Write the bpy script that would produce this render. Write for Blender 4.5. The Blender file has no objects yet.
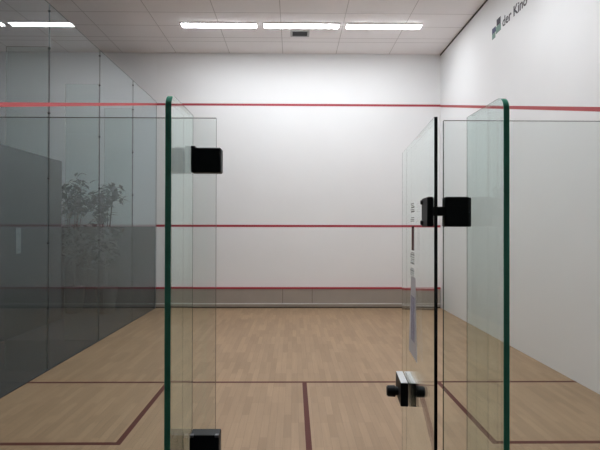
import bpy, bmesh, math, random
from mathutils import Vector, Matrix
random.seed(7)
S = bpy.context.scene
C = S.collection

# ------------------------------------------------------------------ materials
def nt(name):
    m = bpy.data.materials.new(name); m.use_nodes = True
    t = m.node_tree; t.nodes.clear()
    out = t.nodes.new('ShaderNodeOutputMaterial')
    return m, t, out

def principled(name, col, rough=.5, metal=0., spec=.5, coat=0., noise=None, bump=None, transmission=0.):
    m, t, out = nt(name)
    b = t.nodes.new('ShaderNodeBsdfPrincipled')
    b.inputs['Base Color'].default_value = (*col, 1)
    b.inputs['Roughness'].default_value = rough
    b.inputs['Metallic'].default_value = metal
    b.inputs['Specular IOR Level'].default_value = spec
    b.inputs['Coat Weight'].default_value = coat
    if noise:
        sc, amt = noise
        tc = t.nodes.new('ShaderNodeTexCoord')
        n = t.nodes.new('ShaderNodeTexNoise'); n.inputs['Scale'].default_value = sc; n.inputs['Detail'].default_value = 5
        t.links.new(tc.outputs['Object'], n.inputs['Vector'])
        r = t.nodes.new('ShaderNodeMapRange'); r.inputs['To Min'].default_value = 1-amt; r.inputs['To Max'].default_value = 1+amt
        t.links.new(n.outputs['Fac'], r.inputs['Value'])
        mx = t.nodes.new('ShaderNodeVectorMath'); mx.operation = 'SCALE'
        mx.inputs[0].default_value = col
        t.links.new(r.outputs['Result'], mx.inputs['Scale'])
        t.links.new(mx.outputs['Vector'], b.inputs['Base Color'])
    if bump:
        sc, st = bump
        tc = t.nodes.new('ShaderNodeTexCoord')
        n = t.nodes.new('ShaderNodeTexNoise'); n.inputs['Scale'].default_value = sc; n.inputs['Detail'].default_value = 4
        t.links.new(tc.outputs['Object'], n.inputs['Vector'])
        bp = t.nodes.new('ShaderNodeBump'); bp.inputs['Strength'].default_value = st; bp.inputs['Distance'].default_value = .01
        t.links.new(n.outputs['Fac'], bp.inputs['Height'])
        t.links.new(bp.outputs['Normal'], b.inputs['Normal'])
    t.links.new(b.outputs['BSDF'], out.inputs['Surface'])
    return m

def glass(name, tint, f0=.04, pw=5.0, dust=0.):
    """thin architectural glass: tinted see-through plus a Fresnel (Schlick) mirror reflection"""
    m, t, out = nt(name)
    g = t.nodes.new('ShaderNodeNewGeometry')
    d = t.nodes.new('ShaderNodeVectorMath'); d.operation = 'DOT_PRODUCT'
    t.links.new(g.outputs['Normal'], d.inputs[0]); t.links.new(g.outputs['Incoming'], d.inputs[1])
    def mth(op, a, b):
        n = t.nodes.new('ShaderNodeMath'); n.operation = op
        for i, v in enumerate((a, b)):
            if v is None: continue
            if isinstance(v, (int, float)): n.inputs[i].default_value = v
            else: t.links.new(v, n.inputs[i])
        return n.outputs[0]
    a = mth('ABSOLUTE', d.outputs['Value'], None)
    k = mth('POWER', mth('SUBTRACT', 1.0, a), pw)
    F = mth('ADD', mth('MULTIPLY', k, 1-f0), f0)
    tr = t.nodes.new('ShaderNodeBsdfTransparent'); tr.inputs['Color'].default_value = (*tint, 1)
    gl = t.nodes.new('ShaderNodeBsdfGlossy'); gl.inputs['Roughness'].default_value = 0.0
    gl.inputs['Color'].default_value = (.97, 1, .99, 1)
    mx = t.nodes.new('ShaderNodeMixShader')
    t.links.new(F, mx.inputs[0]); t.links.new(tr.outputs[0], mx.inputs[1]); t.links.new(gl.outputs[0], mx.inputs[2])
    last = mx.outputs[0]
    if dust:   # fine dust and ball smears on the sheet
        df = t.nodes.new('ShaderNodeBsdfDiffuse'); df.inputs['Color'].default_value = (.8, .84, .87, 1)
        m2 = t.nodes.new('ShaderNodeMixShader'); m2.inputs[0].default_value = dust
        t.links.new(last, m2.inputs[1]); t.links.new(df.outputs[0], m2.inputs[2]); last = m2.outputs[0]
    t.links.new(last, out.inputs['Surface'])
    return m

def emit(name, col, st):
    m, t, out = nt(name)
    e = t.nodes.new('ShaderNodeEmission'); e.inputs['Color'].default_value = (*col, 1); e.inputs['Strength'].default_value = st
    t.links.new(e.outputs[0], out.inputs['Surface'])
    return m

def film(name, col, op):
    m, t, out = nt(name)
    tr = t.nodes.new('ShaderNodeBsdfTransparent')
    df = t.nodes.new('ShaderNodeBsdfDiffuse'); df.inputs['Color'].default_value = (*col, 1)
    mx = t.nodes.new('ShaderNodeMixShader'); mx.inputs[0].default_value = op
    t.links.new(tr.outputs[0], mx.inputs[1]); t.links.new(df.outputs[0], mx.inputs[2])
    t.links.new(mx.outputs[0], out.inputs['Surface'])
    return m

def wood_floor():
    m, t, out = nt('maple_strip_floor')
    tc = t.nodes.new('ShaderNodeTexCoord')
    mp = t.nodes.new('ShaderNodeMapping'); mp.inputs['Rotation'].default_value = (0, 0, math.pi/2)
    t.links.new(tc.outputs['Object'], mp.inputs['Vector'])
    def brick(bw, rh, c1, c2, mort, msize):
        b = t.nodes.new('ShaderNodeTexBrick')
        b.inputs['Scale'].default_value = 1; b.inputs['Brick Width'].default_value = bw; b.inputs['Row Height'].default_value = rh
        b.inputs['Mortar Size'].default_value = msize; b.inputs['Mortar Smooth'].default_value = .3
        b.inputs['Color1'].default_value = (*c1, 1); b.inputs['Color2'].default_value = (*c2, 1); b.inputs['Mortar'].default_value = (*mort, 1)
        b.offset = .37; b.offset_frequency = 3; b.squash = 1
        t.links.new(mp.outputs['Vector'], b.inputs['Vector'])
        return b
    b = brick(.52, .068, FC1, FC2, FCM, .0009)
    n = t.nodes.new('ShaderNodeTexNoise'); n.inputs['Scale'].default_value = 1; n.inputs['Detail'].default_value = 6
    m2 = t.nodes.new('ShaderNodeMapping'); m2.inputs['Scale'].default_value = (55, 2.5, 1)
    t.links.new(tc.outputs['Object'], m2.inputs['Vector']); t.links.new(m2.outputs['Vector'], n.inputs['Vector'])
    r = t.nodes.new('ShaderNodeMapRange'); r.inputs['To Min'].default_value = .86; r.inputs['To Max'].default_value = 1.14
    t.links.new(n.outputs['Fac'], r.inputs['Value'])
    n3 = t.nodes.new('ShaderNodeTexNoise'); n3.inputs['Scale'].default_value = .9; n3.inputs['Detail'].default_value = 2
    t.links.new(tc.outputs['Object'], n3.inputs['Vector'])
    r3 = t.nodes.new('ShaderNodeMapRange'); r3.inputs['To Min'].default_value = .9; r3.inputs['To Max'].default_value = 1.1
    t.links.new(n3.outputs['Fac'], r3.inputs['Value'])
    mu = t.nodes.new('ShaderNodeMath'); mu.operation = 'MULTIPLY'
    t.links.new(r.outputs[0], mu.inputs[0]); t.links.new(r3.outputs[0], mu.inputs[1])
    v = t.nodes.new('ShaderNodeVectorMath'); v.operation = 'SCALE'
    t.links.new(b.outputs['Color'], v.inputs[0]); t.links.new(mu.outputs[0], v.inputs['Scale'])
    p = t.nodes.new('ShaderNodeBsdfPrincipled')
    t.links.new(v.outputs['Vector'], p.inputs['Base Color'])
    p.inputs['Roughness'].default_value = .42
    p.inputs['Specular IOR Level'].default_value = .35
    t.links.new(p.outputs[0], out.inputs['Surface'])
    return m

def ceiling_mat():
    """tile ceiling: 1.2 x 0.6 m tiles drawn by thin recessed joints"""
    m, t, out = nt('ceiling_tile')
    tc = t.nodes.new('ShaderNodeTexCoord')
    sp = t.nodes.new('ShaderNodeSeparateXYZ'); t.links.new(tc.outputs['Object'], sp.inputs[0])
    def mth(op, a, b=None, c=None):
        n = t.nodes.new('ShaderNodeMath'); n.operation = op
        for i, q in enumerate((a, b, c)):
            if q is None: continue
            if isinstance(q, (int, float)): n.inputs[i].default_value = q
            else: t.links.new(q, n.inputs[i])
        return n.outputs[0]
    def line(sock, off, period, w):
        u = mth('PINGPONG', mth('SUBTRACT', sock, off), period/2)   # 0 on a joint
        return mth('LESS_THAN', u, w)
    lx = line(sp.outputs['X'], .83, 1.2, .007)
    ly = line(sp.outputs['Y'], 7.62, .6, .009)
    near = mth('LESS_THAN', sp.outputs['Y'], 8.9)
    ly = mth('MULTIPLY', ly, near)
    l2 = mth('LESS_THAN', mth('ABSOLUTE', mth('SUBTRACT', sp.outputs['Y'], 9.04)), .009)
    L = mth('MAXIMUM', mth('MAXIMUM', lx, ly), l2)
    mx = t.nodes.new('ShaderNodeMix'); mx.data_type = 'RGBA'
    t.links.new(L, mx.inputs[0])
    mx.inputs[6].default_value = (*CEIL, 1); mx.inputs[7].default_value = (CEIL[0]*.66, CEIL[1]*.65, CEIL[2]*.64, 1)
    p = t.nodes.new('ShaderNodeBsdfPrincipled'); p.inputs['Roughness'].default_value = .9
    n = t.nodes.new('ShaderNodeTexNoise'); n.inputs['Scale'].default_value = 60
    t.links.new(tc.outputs['Object'], n.inputs['Vector'])
    bp = t.nodes.new('ShaderNodeBump'); bp.inputs['Strength'].default_value = .08
    t.links.new(n.outputs['Fac'], bp.inputs['Height']); t.links.new(bp.outputs['Normal'], p.inputs['Normal'])
    t.links.new(mx.outputs[2], p.inputs['Base Color'])
    t.links.new(p.outputs[0], out.inputs['Surface'])
    return m

FC1 = (.405, .274, .163); FC2 = (.33, .22, .129); FCM = (.21, .135, .08)
CEIL = (.92, .89, .892)
M = {}
M['wall'] = principled('white_plaster', (.865, .875, .88), .5, noise=(1.3, .025), bump=(90, .04))
M['hall_wall'] = principled('grey_plaster', (.88, .89, .90), .8, noise=(1., .04))
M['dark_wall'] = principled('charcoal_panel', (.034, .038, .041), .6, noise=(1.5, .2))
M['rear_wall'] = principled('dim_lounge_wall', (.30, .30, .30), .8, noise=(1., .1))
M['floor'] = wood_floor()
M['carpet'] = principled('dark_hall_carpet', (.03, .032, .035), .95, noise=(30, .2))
M['ceiling'] = ceiling_mat()
M['red'] = principled('red_line_paint', (.40, .035, .055), .5)
M['red_tape'] = principled('red_line_tape', (.42, .05, .055), .5)
M['floor_line'] = principled('maroon_floor_paint', (.105, .027, .020), .6, spec=.25)
M['glass'] = glass('clear_panel_glass', (.955, .975, .968))
M['fin_glass'] = glass('green_fin_glass', (.938, .982, .97))
M['side_glass'] = glass('tinted_side_wall_glass', (.955, .985, 1.0), f0=.016, pw=5.4, dust=.014)
M['edge'] = principled('green_glass_edge', (.09, .46, .31), .12, spec=.5)
M['edge_thin'] = principled('grey_green_glass_edge', (.05, .075, .068), .2)
M['edge_side'] = principled('grey_sheet_edge', (.22, .25, .26), .3)
M['edge_door'] = principled('black_glass_edge', (.004, .012, .010), .15)
M['seal'] = principled('dark_silicone_seal', (.035, .04, .042), .6)
M['black'] = principled('black_powder_coat', (.010, .012, .014), .5, spec=.25)
M['chrome'] = principled('brushed_steel', (.75, .75, .76), .3, metal=1)
M['cap'] = principled('grey_corner_cap', (.16, .16, .18), .5)
M['silver'] = principled('plate_reflection_white', (.86, .87, .89), .5)  # matte white stands in for ceiling light reflected by the metal top
M['tin'] = principled('grey_tin_sheet', (.41, .375, .335), .45, metal=.35, noise=(2, .12))
M['tin_rail'] = principled('bright_rail', (.72, .72, .70), .35)
M['tin_dark'] = principled('dark_kick_strip', (.06, .05, .04), .6)
M['light'] = emit('lamp_diffuser', (.955, .98, 1.015), 33.0)
M['housing'] = principled('white_lamp_housing', (.75, .75, .74), .5)
M['vent'] = principled('dark_vent_slats', (.05, .052, .055), .6)
M['vent_frame'] = principled('grey_vent_frame', (.45, .45, .45), .5)
M['gap'] = principled('shadow_gap', (.05, .045, .042), .8)
M['logo_dark'] = principled('logo_slate', (.035, .033, .055), .6)
M['logo_green'] = principled('logo_green', (.17, .29, .25), .6)
M['logo_blue'] = principled('logo_navy', (.03, .045, .13), .6)
M['letters'] = principled('grey_lettering', (.085, .08, .095), .6)
M['film'] = film('frosted_film', (.93, .92, .96), .6)
M['film_mauve'] = film('mauve_film', (.62, .58, .76), .3)
M['decal_grey'] = film('grey_decal_print', (.25, .27, .27), .36)
M['decal_red'] = film('dark_red_decal', (.26, .07, .08), .7)
M['pot'] = principled('dark_pot', (.05, .05, .05), .6)
M['leaf'] = principled('dark_green_leaf', (.085, .095, .095), .6)
M['reflected_film'] = principled('pale_film_reflection', (.20, .21, .22), .7, noise=(38, .8))  # pale colour of the imitated door film reflection

# ------------------------------------------------------------------ mesh helpers
def link(name, bm, mats, parent=None, smooth=False, loc=None):
    me = bpy.data.meshes.new(name); bm.normal_update(); bm.to_mesh(me); bm.free()
    for m in (mats if isinstance(mats, (list, tuple)) else [mats]): me.materials.append(m)
    if smooth:
        for p in me.polygons: p.use_smooth = True
    o = bpy.data.objects.new(name, me); C.objects.link(o)
    if loc is not None: o.location = loc
    if parent is not None:
        o.parent = parent
        if loc is None: o.location = -Vector(parent_world(parent))
    return o

def parent_world(p):
    v = Vector((0, 0, 0))
    while p is not None:
        v += p.location; p = p.parent
    return v

def thing(name, loc, label, cat, group=None, kind=None):
    o = bpy.data.objects.new(name, None); C.objects.link(o); o.location = loc
    o.empty_display_size = .1
    return tag(o, label, cat, group, kind)

def tag(o, label=None, cat=None, group=None, kind=None):
    if label: o['label'] = label
    if cat: o['category'] = cat
    if group: o['group'] = group
    if kind: o['kind'] = kind
    return o

def add_box(bm, a, b, mi=0, bevel=0.):
    g = bmesh.new()
    bmesh.ops.create_cube(g, size=1)
    c = [(a[i]+b[i])/2 for i in range(3)]; s = [abs(b[i]-a[i]) for i in range(3)]
    for v in g.verts: v.co = Vector((v.co[i]*s[i]+c[i] for i in range(3)))
    if bevel: bmesh.ops.bevel(g, geom=g.edges[:], offset=bevel, segments=3, affect='EDGES', profile=.5)
    for f in g.faces: f.material_index = mi
    merge(bm, g)
    return bm

def merge(bm, g):
    me = bpy.data.meshes.new('tmp'); g.to_mesh(me); g.free(); bm.from_mesh(me); bpy.data.meshes.remove(me)

def box(a, b, bevel=0.): return add_box(bmesh.new(), a, b, 0, bevel)

def cyl(p0, p1, r0, r1=None, seg=24, bevel=0.):
    g = bmesh.new(); p0 = Vector(p0); p1 = Vector(p1); d = p1-p0
    bmesh.ops.create_cone(g, cap_ends=True, segments=seg, radius1=r0, radius2=r1 if r1 is not None else r0, depth=d.length)
    if bevel:
        ed = [e for e in g.edges if len(e.link_faces) == 2 and abs(e.link_faces[0].normal.z-e.link_faces[1].normal.z) > .5]
        bmesh.ops.bevel(g, geom=ed, offset=bevel, segments=3, affect='EDGES')
    q = Vector((0, 0, 1)).rotation_difference(d.normalized()).to_matrix().to_4x4()
    g.transform(Matrix.Translation((p0+p1)/2) @ q)
    return g

def quad(pts):
    bm = bmesh.new(); bm.faces.new([bm.verts.new(p) for p in pts]); return bm

def slab(outline, depth, axis, thin=(), side=0):
    """outline: list of 3D points (planar), extruded along axis*depth; faces of the sheet get slot 0, the rim slot 1.
    Rim edges listed in thin are polished clear with a 1.5 mm ground arris (slot 2) on the side given (0 start, 1 end)"""
    bm = bmesh.new()
    d = Vector(axis)*depth
    a = [bm.verts.new(p) for p in outline]; b = [bm.verts.new(Vector(p)+d) for p in outline]
    n = len(a)
    bm.faces.new(a).material_index = 0; bm.faces.new(b[::-1]).material_index = 0
    for i in range(n):
        j = (i+1) % n
        if i in thin:
            k = min(.0015/depth, .5); k = 1-k if side else k
            p, q = (bm.verts.new(a[t_].co.lerp(b[t_].co, k)) for t_ in (i, j))
            f1 = bm.faces.new([a[i], a[j], q, p]); f2 = bm.faces.new([p, q, b[j], b[i]])
            f1.material_index, f2.material_index = (0, 2) if side else (2, 0)
        else:
            bm.faces.new([a[i], a[j], b[j], b[i]]).material_index = 1
    bmesh.ops.recalc_face_normals(bm, faces=bm.faces[:])
    return bm

# ------------------------------------------------------------------ dimensions (metres): X right, Y towards the front wall, Z up; back glass at Y=0
W = 3.2; L = 9.75; H = 5.73; GH = 2.13; SH = 4.62
XL = -9.5; YB = -6.5

# ------------------------------------------------------------------ the setting
o = link('floor', box((-W, -.30, -.1), (W, L, 0)), M['floor']); tag(o, 'pale wooden strip floor of the court with maroon lines', 'floor', kind='structure')
floor = o
def fline(name, x0, y0, x1, y1, label=None):
    q = link(name, box((x0, y0, 0), (x1, y1, .0012)), M['floor_line'], floor)
    return tag(q, label)
lw = .025
fline('short_line', -W, 4.33-lw, W, 4.33+lw, 'thin maroon line across the court floor')
fline('half_court_line', .012-lw, 0, .012+lw, 4.33-lw, 'maroon line running down the middle of the floor')
BX = 1.575; BY = 2.68
for s, nm in ((-1, 'left'), (1, 'right')):
    b = bmesh.new()
    add_box(b, (s*BX-lw, BY-lw, 0), (s*BX+lw, 4.33-lw, .0012))
    a0, a1 = sorted((s*(BX+lw), s*W))
    add_box(b, (a0, BY-lw, 0), (a1, BY+lw, .0012))
    q = link('service_box_line', b, M['floor_line'], floor); tag(q, 'maroon service box line on the %s of the floor' % nm)

o = link('ceiling', box((XL, YB, H), (W+.15, L+.15, H+.1)), M['ceiling']); tag(o, 'grey tiled ceiling above the court', 'ceiling', kind='structure')
o = link('wall_front', box((-W, L, -.1), (W+.15, L+.15, H)), M['wall']); tag(o, 'white front wall of the court with red lines', 'wall', kind='structure')
wf = o
q = link('out_line', box((-W, L-.0015, 4.57-lw), (W, L, 4.57+lw)), M['red'], wf)
q = link('service_line', box((-W, L-.0015, 1.84-lw), (W, L, 1.84+lw)), M['red'], wf)
o = link('wall_right', box((W, YB, -.1), (W+.15, L, H)), M['wall']); tag(o, 'white right side wall of the court', 'wall', kind='structure')
wr = o
def zr(y): return 2.125+(4.562-2.125)*y/L
b = bmesh.new()
pts = [(W, 0, zr(0)-lw), (W, L, zr(L)-lw), (W, L, zr(L)+lw), (W, 0, zr(0)+lw)]
q = link('out_line', slab(pts, .0015, (-1, 0, 0)), [M['red_tape'], M['red_tape']], wr)
o = link('trim_1', box((W-.012, YB, H-.03), (W, L, H)), M['gap']); tag(o, 'dark shadow gap where the right wall meets the ceiling', 'trim', kind='structure')

# hall beyond the left glass wall
o = link('wall_hall', box((XL, L, -.1), (-W, L+.15, H)), M['hall_wall']); tag(o, 'grey end wall of the dim hall beyond the glass', 'wall', kind='structure')
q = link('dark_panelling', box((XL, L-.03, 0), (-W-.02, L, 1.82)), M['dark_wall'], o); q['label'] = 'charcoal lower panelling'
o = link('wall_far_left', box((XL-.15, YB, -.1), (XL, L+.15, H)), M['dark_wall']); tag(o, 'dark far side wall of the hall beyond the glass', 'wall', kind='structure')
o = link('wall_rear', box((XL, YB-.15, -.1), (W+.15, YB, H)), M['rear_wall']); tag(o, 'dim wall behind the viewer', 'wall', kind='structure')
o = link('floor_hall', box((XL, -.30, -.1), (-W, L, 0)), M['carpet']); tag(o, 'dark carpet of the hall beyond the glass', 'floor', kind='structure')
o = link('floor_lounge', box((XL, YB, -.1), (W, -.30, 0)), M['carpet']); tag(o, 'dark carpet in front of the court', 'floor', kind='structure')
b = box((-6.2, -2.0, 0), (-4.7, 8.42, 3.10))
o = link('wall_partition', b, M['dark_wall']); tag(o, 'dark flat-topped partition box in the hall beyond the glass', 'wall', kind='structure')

# left glass side wall: five sheets between Y = -.09 and the front wall, sealed joints
wl = bpy.data.objects.new('wall_left', None); C.objects.link(wl); wl.location = (-W, 4.8, 0)
tag(wl, 'tall tinted glass side wall on the left of the court', 'wall', kind='structure')
joints = [-.09+1.64*k for k in range(7)]
joints[-1] = L
for k in range(6):
    y0, y1 = joints[k]+(.004 if k < 4 else .002), joints[k+1]-(.004 if k < 3 else .002)
    if k == 5: y1 = L-.002
    link('glass_sheet', slab([(-W, y0, .004), (-W, y1, .004), (-W, y1, SH), (-W, y0, SH)], .012, (-1, 0, 0)), [M['side_glass'], M['edge_side']], wl)
for k in range(1, 6):
    y = joints[k]
    hw = .004 if k < 4 else .002
    link('joint_seal', box((-W-.010, y-hw, .004), (-W-.001, y+hw, 4.10)), M['seal'], wl)
    for z in (.78, 1.6, 2.42, 3.24, 4.06, 4.53):
        link('clamp_bolt', cyl((-W+.006, y, z), (-W-.02, y, z), .014, bevel=.003), M['seal'], wl)
def zl(y): return 2.15+(4.57-2.15)*y/L
q = link('out_line', slab([(-W, 0, zl(0)-lw), (-W, L, zl(L)-lw), (-W, L, zl(L)+lw), (-W, 0, zl(0)+lw)], .0015, (1, 0, 0)), [M['red_tape'], M['red_tape']], wl)
q = link('floor_channel', box((-W-.02, -.09, 0), (-W+.008, L-.03, .012)), M['seal'], wl)

# ------------------------------------------------------------------ glass fins on the hall side of the left wall
for k in range(2, 6):
    y = joints[k]
    if k == 6: continue
    where = ['', '', 'the nearest the viewer', 'second from the viewer', 'second from the front wall', 'nearest the front wall'][k]
    pts = [(-W-.022, y, .0), (-W-.55, y, .0), (-W-.55, y, 4.08), (-W-.022, y, 4.08)]
    f = link('stiffening_fin', slab(pts, .012, (0, 1, 0)), [M['fin_glass'], M['edge_thin']])
    tag(f, 'upright glass stiffening fin behind the left glass wall, ' + where, 'glass fin', 'glass fins behind the left wall')

# ------------------------------------------------------------------ tin along the foot of the front wall
t = thing('tin', (0, L-.03, 0), 'grey metal tin along the foot of the white front wall, red rail on top', 'tin')
yf = L-.045
link('red_rail', box((-W+.002, L-.055, .425), (W-.012, L-.002, .466), .004), M['red'], t)['label'] = 'red painted top rail'
xs = [-W+.002, -.36, .30, W-.012]
for i in range(3):
    link('metal_sheet', box((xs[i]+.004, yf, .107), (xs[i+1]-.004, L-.002, .425)), M['tin'], t)
for i in (1, 2):
    link('joint_strip', box((xs[i]-.004, yf+.004, .107), (xs[i]+.004, L-.002, .425)), M['tin_dark'], t)
link('bottom_rail', box((-W+.002, yf-.010, .085), (W-.012, L-.002, .107), .003), M['tin_rail'], t)['label'] = 'pale bottom rail'
link('kick_panel', box((-W+.002, yf, .03), (W-.012, L-.002, .085)), M['tin'], t)
link('base_strip', box((-W+.002, yf+.004, 0), (W-.012, L-.002, .03)), M['tin_dark'], t)

# ------------------------------------------------------------------ rear glass panels
t1 = link('rear_wall_panel', slab([(-W+.01, 0, 0), (-.351, 0, 0), (-.351, 0, GH), (-W+.01, 0, GH)], .012, (0, 1, 0)), [M['glass'], M['edge_thin']])
tag(t1, 'clear glass rear wall panel left of the open doorway', 'glass panel', 'glass rear wall panels', kind='thing')
t2 = link('rear_wall_panel', slab([(.338, 0, 0), (W-.002, 0, 0), (W-.002, 0, GH-.004), (.338, 0, GH-.004)], .012, (0, 1, 0)), [M['glass'], M['edge_thin']])
tag(t2, 'clear glass rear wall panel right of the open doorway', 'glass panel', 'glass rear wall panels', kind='thing')

def fin(xn, xr, label, top, side):
    """xn, xr: left face at the near edge and at the glass wall"""
    ys, yn, r = -.002, -.255, .035
    X = lambda y: xr+(xn-xr)*(y-ys)/(yn-ys)
    yz = [(ys, 0), (yn, 0)]
    for i in range(9):
        a = math.pi - i/8*math.pi/2
        yz.append((yn+r+r*math.cos(a), top-r+r*math.sin(a)))
    yz.append((ys, top))
    n = len(yz)
    f = link('buttress_fin', slab([(X(y), y, z) for y, z in yz], .015, (1, 0, 0), thin=(n-2, n-1), side=side), [M['fin_glass'], M['edge'], M['edge_thin']])
    return tag(f, label, 'glass fin', 'thick glass fins beside the doorway')
fin(-.4380, -.4340, 'thick green-edged glass fin standing left of the open doorway', 2.136, 1)
fin(.4118, .4068, 'thick green-edged glass fin standing right of the open doorway', 2.134, 0)

# ------------------------------------------------------------------ black patch fittings on the left of the doorway
def plate(a, b, r=.006): return box(a, b, r)
t = thing('glass_clamp', (-.39, -.02, 1.963), 'black square patch clamp on the left glass panel, high beside the doorway', 'clamp')
link('front_plate', plate((-.4180, -.046, 1.960), (-.3295, -.0012, 2.033), .005), M['black'], t)
link('back_plate', plate((-.418, .0132, 1.966), (-.341, .026, 2.033), .003), M['black'], t)
link('spacer', box((-.350, -.004, 1.968), (-.341, .016, 2.030), .002), M['black'], t)
link('corner_tab', box((-.4180, -.046, 2.030), (-.405, -.004, 2.038), .002), M['black'], t)
t = thing('strike_box', (-.38, -.02, 1.09), 'black lock strike box on the left glass panel at the bottom of the view', 'strike box')
link('front_plate', plate((-.418, -.050, 1.075), (-.3325, -.0012, 1.1965), .003), M['black'], t)
link('back_plate', plate((-.418, .0132, 1.075), (-.345, .024, 1.178), .003), M['black'], t)
link('spacer', box((-.350, -.004, 1.09), (-.344, .016, 1.165), .002), M['black'], t)
for x in (-.4175, -.345):
    link('corner_cap', box((x, -.0515, 1.189), (x+.012, -.038, 1.1970), .002), M['cap'], t)['label'] = 'grey corner cap'

# ------------------------------------------------------------------ open glass door
hx, hy = .302, -.022
fx, fy = .3635, .700
dv = Vector((fx-hx, fy-hy, 0)); DL = dv.length; ang = math.atan2(dv.y, dv.x)
# local door axes: u along the leaf from the hinge edge, n towards the right face, z up
door = bpy.data.objects.new('glass_door', None); C.objects.link(door); door.location = (hx, hy, 0); door.rotation_euler = (0, 0, ang)
tag(door, 'open glass door swung into the court at the right of the doorway', 'door', kind='thing')
def dpart(name, bm, mats, parent=None, smooth=False):
    p = parent or door
    return link(name, bm, mats, p, smooth, loc=(0, 0, 0))
# local: +x = u; local +y = left of the leaf (towards the doorway); right face at y = -.010
dpart('pane', slab([(0, 0, .01), (DL, 0, .01), (DL, 0, 2.131), (0, 0, 2.131)], .010, (0, -1, 0), thin=(1, 2), side=0), [M['glass'], M['edge_door'], M['edge_thin']])
zc = 1.127; hh = .048; u0, u1 = .527, .697
lk = dpart('lock_case', bmesh.new(), M['black'])
bb = lk.data
g = bmesh.new()
add_box(g, (u0, .0005, zc-hh), (u1, .031, zc+hh-.002), 0, .003)
add_box(g, (u0, -.041, zc-hh), (u1, -.0105, zc+hh-.002), 0, .003)
g.to_mesh(bb); g.free(); lk['label'] = 'black lock case'
dpart('top_plate', box((u0+.002, .002, zc+hh-.003), (u1-.002, .0295, zc+hh), .0008), M['silver'], lk)['label'] = 'silver top plate, ceiling reflection painted in white'
dpart('top_plate', box((u0+.002, -.0395, zc+hh-.003), (u1-.002, -.012, zc+hh), .0008), M['silver'], lk)['label'] = 'silver top plate, ceiling reflection painted in white'
for s, y in ((1, .0305), (-1, -.0405)):
    k = cyl((.612, y, zc-.0125), (.612, y+s*.012, zc-.0125), .017)
    merge(k, cyl((.612, y+s*.010, zc-.0125), (.612, y+s*.048, zc-.0125), .024, .0225, 32, .004))
    dpart('knob', k, M['black'], lk)

# printed film on the door
sk = dpart('printed_film', bmesh.new(), M['film'])
g = slab([(.350, .0004, 1.615), (.452, .0004, 1.615), (.512, .0004, 1.313), (.312, .0004, 1.313)], .0005, (0, 1, 0))
for f_ in g.faces: f_.material_index = 0
g.to_mesh(sk.data); g.free()
sk['label'] = 'narrow pale printed film strip'
dpart('mauve_patch', box((.365, .0010, 1.37), (.455, .0014, 1.54)), M['film_mauve'], sk)
dpart('red_bar', box((.385, .0004, 1.714), (.440, .0009, 1.806)), M['decal_red'], sk)['label'] = 'dark red bar'
g = bmesh.new()
def dashes(z0, z1):
    z = z1
    while z > z0:
        h = random.choice((.003, .004, .006))
        if abs(z-(z0+(z1-z0)*.42)) > .008:
            add_box(g, (.372+random.random()*.02, .0004, z-h), (.450+random.random()*.03, .0009, z))
        z -= h+random.choice((.003, .004))
for z0_, z1_, lab in ((1.821, 1.894, 'upper grey block of small print'), (1.620, 1.706, 'lower grey block of small print')):
    g = bmesh.new(); dashes(z0_, z1_)
    dpart('print', g, M['decal_grey'], sk)['label'] = lab

# hinge of the door
t = thing('door_hinge', (.36, -.01, 1.80), 'black glass-to-glass hinge joining the open door to the right glass panel', 'hinge')
link('panel_plate', plate((.336, -.022, 1.803), (.4085, -.0012, 1.893), .005), M['black'], t)
link('panel_back_plate', plate((.340, .0132, 1.803), (.427, .028, 1.893), .004), M['black'], t)
link('knuckle', box((.300, -.020, 1.836), (.340, .034, 1.863), .003), M['black'], t)
def hbox(u0, u1, n0, n1, z0, z1, bev):
    g = box((u0, n0, z0), (u1, n1, z1), bev)
    g.transform(Matrix.Translation((hx, hy, 0)) @ Matrix.Rotation(ang, 4, 'Z'))
    return g
link('door_plate', hbox(.001, .105, .0008, .020, 1.803, 1.893, .005), M['black'], t)
link('door_back_plate', hbox(.05, .105, -.0185, -.0108, 1.806, 1.890, .003), M['black'], t)
for z in (1.816, 1.880):
    g = cyl((.085, .019, z), (.085, .026, z), .0085, .0065, 20)
    g.transform(Matrix.Translation((hx, hy, 0)) @ Matrix.Rotation(ang, 4, 'Z'))
    link('screw', g, M['black'], t)

# ------------------------------------------------------------------ ceiling lights
def make_light(x, y, label, group):
    t = thing('ceiling_light', (x, y, H), label, 'ceiling light', group)
    w, d = .722, .090
    link('housing', box((x-w-.008, y-d-.008, H-.025), (x+w+.008, y+d+.008, H-.0005), .002), M['housing'], t)
    link('diffuser', box((x-w, y-d, H-.032), (x+w, y+d, H-.0255), .003), M['light'], t)
    return t
pos = ['left-hand', 'middle', 'right-hand']
first = None
def copy_light(src, x, y, label, group):
    r = src.copy(); C.objects.link(r); r.location = (x, y, H); r['label'] = label; r['group'] = group
    for ch in src.children:
        c = ch.copy(); C.objects.link(c); c.parent = r
    return r
ROWS = [(8.150, 'long white strip light on the ceiling near the front wall, %s of three', 'strip lights on the ceiling near the front wall'),
        (4.4, 'long white strip light added out of view above the middle of the court, %s of three', 'added unseen strip lights above the middle of the court'),  # unseen row, added to light the court
        (0.9, 'long white strip light added out of view above the doorway end, %s of three', 'added unseen strip lights above the doorway end')]  # second unseen row, also added for more light on the court
for y, lb, gr in ROWS:
    for i, x in enumerate((-1.565, .025, 1.620)):
        if first is None: first = make_light(x, y, lb % pos[i], gr)
        else: copy_light(first, x, y, lb % pos[i], gr)

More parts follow.
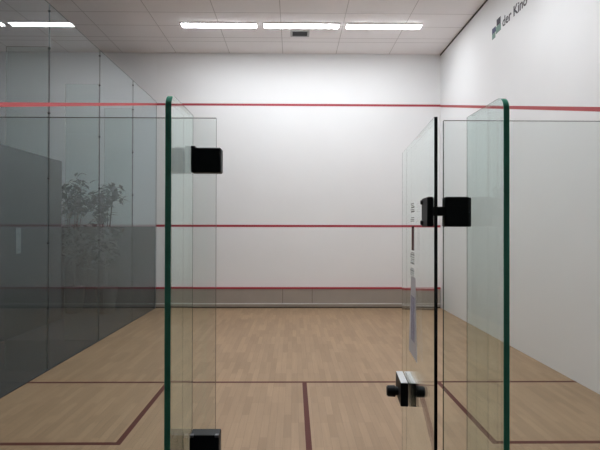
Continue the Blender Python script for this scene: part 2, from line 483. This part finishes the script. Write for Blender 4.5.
# vent
t = thing('ceiling_vent', (0, 8.57, H), 'small dark grey vent in the ceiling beneath the middle strip light', 'vent')
b = bmesh.new()
for (a, c) in (((-.19, 8.42), (-.15, 8.73)), ((.15, 8.42), (.19, 8.73)), ((-.15, 8.42), (.15, 8.45)), ((-.15, 8.70), (.15, 8.73))):
    add_box(b, (a[0], a[1], H-.014), (c[0], c[1], H-.0005))
link('frame', b, M['vent_frame'], t)
link('backing', box((-.15, 8.45, H-.004), (.15, 8.70, H-.0006)), M['vent'], t)
b = bmesh.new()
for k in range(6): add_box(b, (-.15, 8.462+k*.04, H-.012), (.15, 8.482+k*.04, H-.0045))
link('slats', b, M['vent'], t)

# ------------------------------------------------------------------ wall sign on the right wall
t = thing('wall_sign', (W, 6.6, 4.95), 'small logo of stepped squares and grey lettering high on the right wall', 'sign')
def sq(name, y0, y1, z0, z1, m, lab):
    link(name, box((W-.004, y0, z0), (W-.0003, y1, z1)), M[m], t)['label'] = lab
sq('square', 6.46, 6.610, 5.100, 5.205, 'logo_dark', 'slate square')
sq('square', 6.45, 6.645, 4.985, 5.095, 'logo_green', 'upper green square')
sq('square', 6.655, 6.80, 5.035, 5.125, 'logo_blue', 'navy square')
sq('square', 6.67, 6.80, 4.945, 5.030, 'logo_green', 'lower green square')
cu = bpy.data.curves.new('lettering', 'FONT'); cu.body = 'der Kino'; cu.size = .215; cu.extrude = .0015; cu.offset = .0035; cu.resolution_u = 6
to = bpy.data.objects.new('tmp_text', cu); C.objects.link(to)
dg = bpy.context.evaluated_depsgraph_get()
me = bpy.data.meshes.new_from_object(to.evaluated_get(dg))
bpy.data.objects.remove(to)
xs_ = [v.co.x for v in me.vertices]; x0, x1 = min(xs_), max(xs_)
sc = .84/(x1-x0)
for v in me.vertices:
    x, y, z = v.co
    v.co = Vector((W-.002-z, 6.385-(x-x0)*sc, 4.998+y))
bm = bmesh.new(); bm.from_mesh(me); bpy.data.meshes.remove(me)
bmesh.ops.remove_doubles(bm, verts=bm.verts[:], dist=1e-6)
isl, seen = [], set()
for v in bm.verts:
    if v in seen: continue
    st, grp = [v], set()
    while st:
        q = st.pop()
        if q in grp: continue
        grp.add(q); st += [e.other_vert(q) for e in q.link_edges]
    seen |= grp; isl.append(grp)
def span(g): return min(v.co.y for v in g), max(v.co.y for v in g)
isl.sort(key=lambda g: -span(g)[1])
letters = []
for g in isl:      # the dot of the i joins its stem
    a, b_ = span(g)
    if letters and a > span(letters[-1])[0]-.02 and b_ < span(letters[-1])[1]+.02: letters[-1] |= g
    else: letters.append(g)
for g in letters:
    b = bmesh.new(); mp_ = {v: b.verts.new(v.co) for v in g}
    for f_ in bm.faces:
        if f_.verts[0] in g: b.faces.new([mp_[v] for v in f_.verts])
    link('letter', b, M['letters'], t)
bm.free()

# ------------------------------------------------------------------ hall: potted plant and added reflection strip, dimly seen through the side glass
def potted_plant(x, y, top, seed, label, spread):
    rnd = random.Random(seed)
    t = thing('potted_plant', (x, y, 0), label, 'plant', 'potted plants in the dim hall')
    p = cyl((0, 0, 0), (0, 0, .55), .16, .23, 24, .01)
    link('pot', p, M['pot'], t, loc=(0, 0, 0))
    b = bmesh.new(); tips = []
    for i in range(7):
        a = rnd.random()*6.28; r = rnd.uniform(.1, spread*.7); h = rnd.uniform(.7, .95)*top
        mid = (r*.3*math.cos(a), r*.3*math.sin(a), h*.6); tip = (r*math.cos(a), r*math.sin(a), h)
        merge(b, cyl((0, 0, .45), mid, .014, .011, 8)); merge(b, cyl(mid, tip, .011, .006, 8)); tips.append(tip); tips.append(mid)
    link('stems', b, M['pot'], t, loc=(0, 0, 0))
    b = bmesh.new()
    for i in range(420):
        q = Vector(rnd.choice(tips)); 
        c = q+Vector((rnd.gauss(0, spread*.42), rnd.gauss(0, spread*.42), rnd.gauss(0, spread*.5)))
        c.z = max(.62, min(top, c.z))
        ln, wd = rnd.uniform(.08, .15), rnd.uniform(.035, .06)
        mt = Matrix.Translation(c) @ Matrix.Rotation(rnd.random()*6.28, 4, 'Z') @ Matrix.Rotation(rnd.uniform(-1, .6), 4, 'Y')
        vs = [bm_v for bm_v in (b.verts.new(mt @ Vector(v)) for v in ((-ln, 0, 0), (-ln*.2, wd, .01), (ln, 0, -.02), (-ln*.2, -wd, .01), (-ln*.1, 0, .022)))]
        b.faces.new((vs[0], vs[4], vs[1])); b.faces.new((vs[1], vs[4], vs[2])); b.faces.new((vs[2], vs[4], vs[3])); b.faces.new((vs[3], vs[4], vs[0]))
    link('foliage', b, M['leaf'], t, loc=(0, 0, 0))
potted_plant(-4.75, 9.1, 2.92, 3, 'taller dark potted plant at the end of the partition, beyond the left glass', .26)
potted_plant(-4.05, 9.05, 2.7, 5, 'lower dark potted plant by the end wall, beyond the left glass', .24)

t = link('reflection_strip', box((-4.6995, 6.80, 1.36), (-4.696, 6.95, 1.79)), M['reflected_film'])  # added strip, imitates the door film reflected in the glass
tag(t, 'narrow pale strip added on the dark partition to imitate a reflection of the door film', 'painted reflection')
# ------------------------------------------------------------------ world, camera
w = bpy.data.worlds.new('World'); S.world = w; w.use_nodes = True
w.node_tree.nodes['Background'].inputs[0].default_value = (.5, .52, .55, 1)
w.node_tree.nodes['Background'].inputs[1].default_value = .02

f, cx, cy, cz, yaw, pit, rol = 499.73, -.1165, -1.50646, 1.79893, .01255, .00563, -.00198
def rows():
    r0 = Vector((math.cos(yaw), -math.sin(yaw), 0)); r1 = Vector((math.sin(yaw), math.cos(yaw), 0)); r2 = Vector((0, 0, 1))
    a, b = math.cos(pit), math.sin(pit); r1, r2 = r1*a+r2*b, -r1*b+r2*a
    a, b = math.cos(rol), math.sin(rol); r0, r2 = r0*a-r2*b, r0*b+r2*a
    return r0, r1, r2
R, F, U = rows()
cam = bpy.data.cameras.new('camera'); co = bpy.data.objects.new('camera', cam); C.objects.link(co)
cam.sensor_width = 36; cam.lens = f/600*36; cam.clip_start = .05; cam.clip_end = 100
mw = Matrix((( R.x, U.x, -F.x, cx), (R.y, U.y, -F.y, cy), (R.z, U.z, -F.z, cz), (0, 0, 0, 1)))
co.matrix_world = mw
S.camera = co
S.cycles.max_bounces = 14; S.cycles.diffuse_bounces = 6; S.cycles.glossy_bounces = 8; S.cycles.transparent_max_bounces = 40
S.cycles.caustics_reflective = False; S.cycles.caustics_refractive = False
v = S.view_settings; v.view_transform = 'Standard'; v.look = 'None'; v.exposure = 0.40; v.gamma = 1; v.use_curve_mapping = False
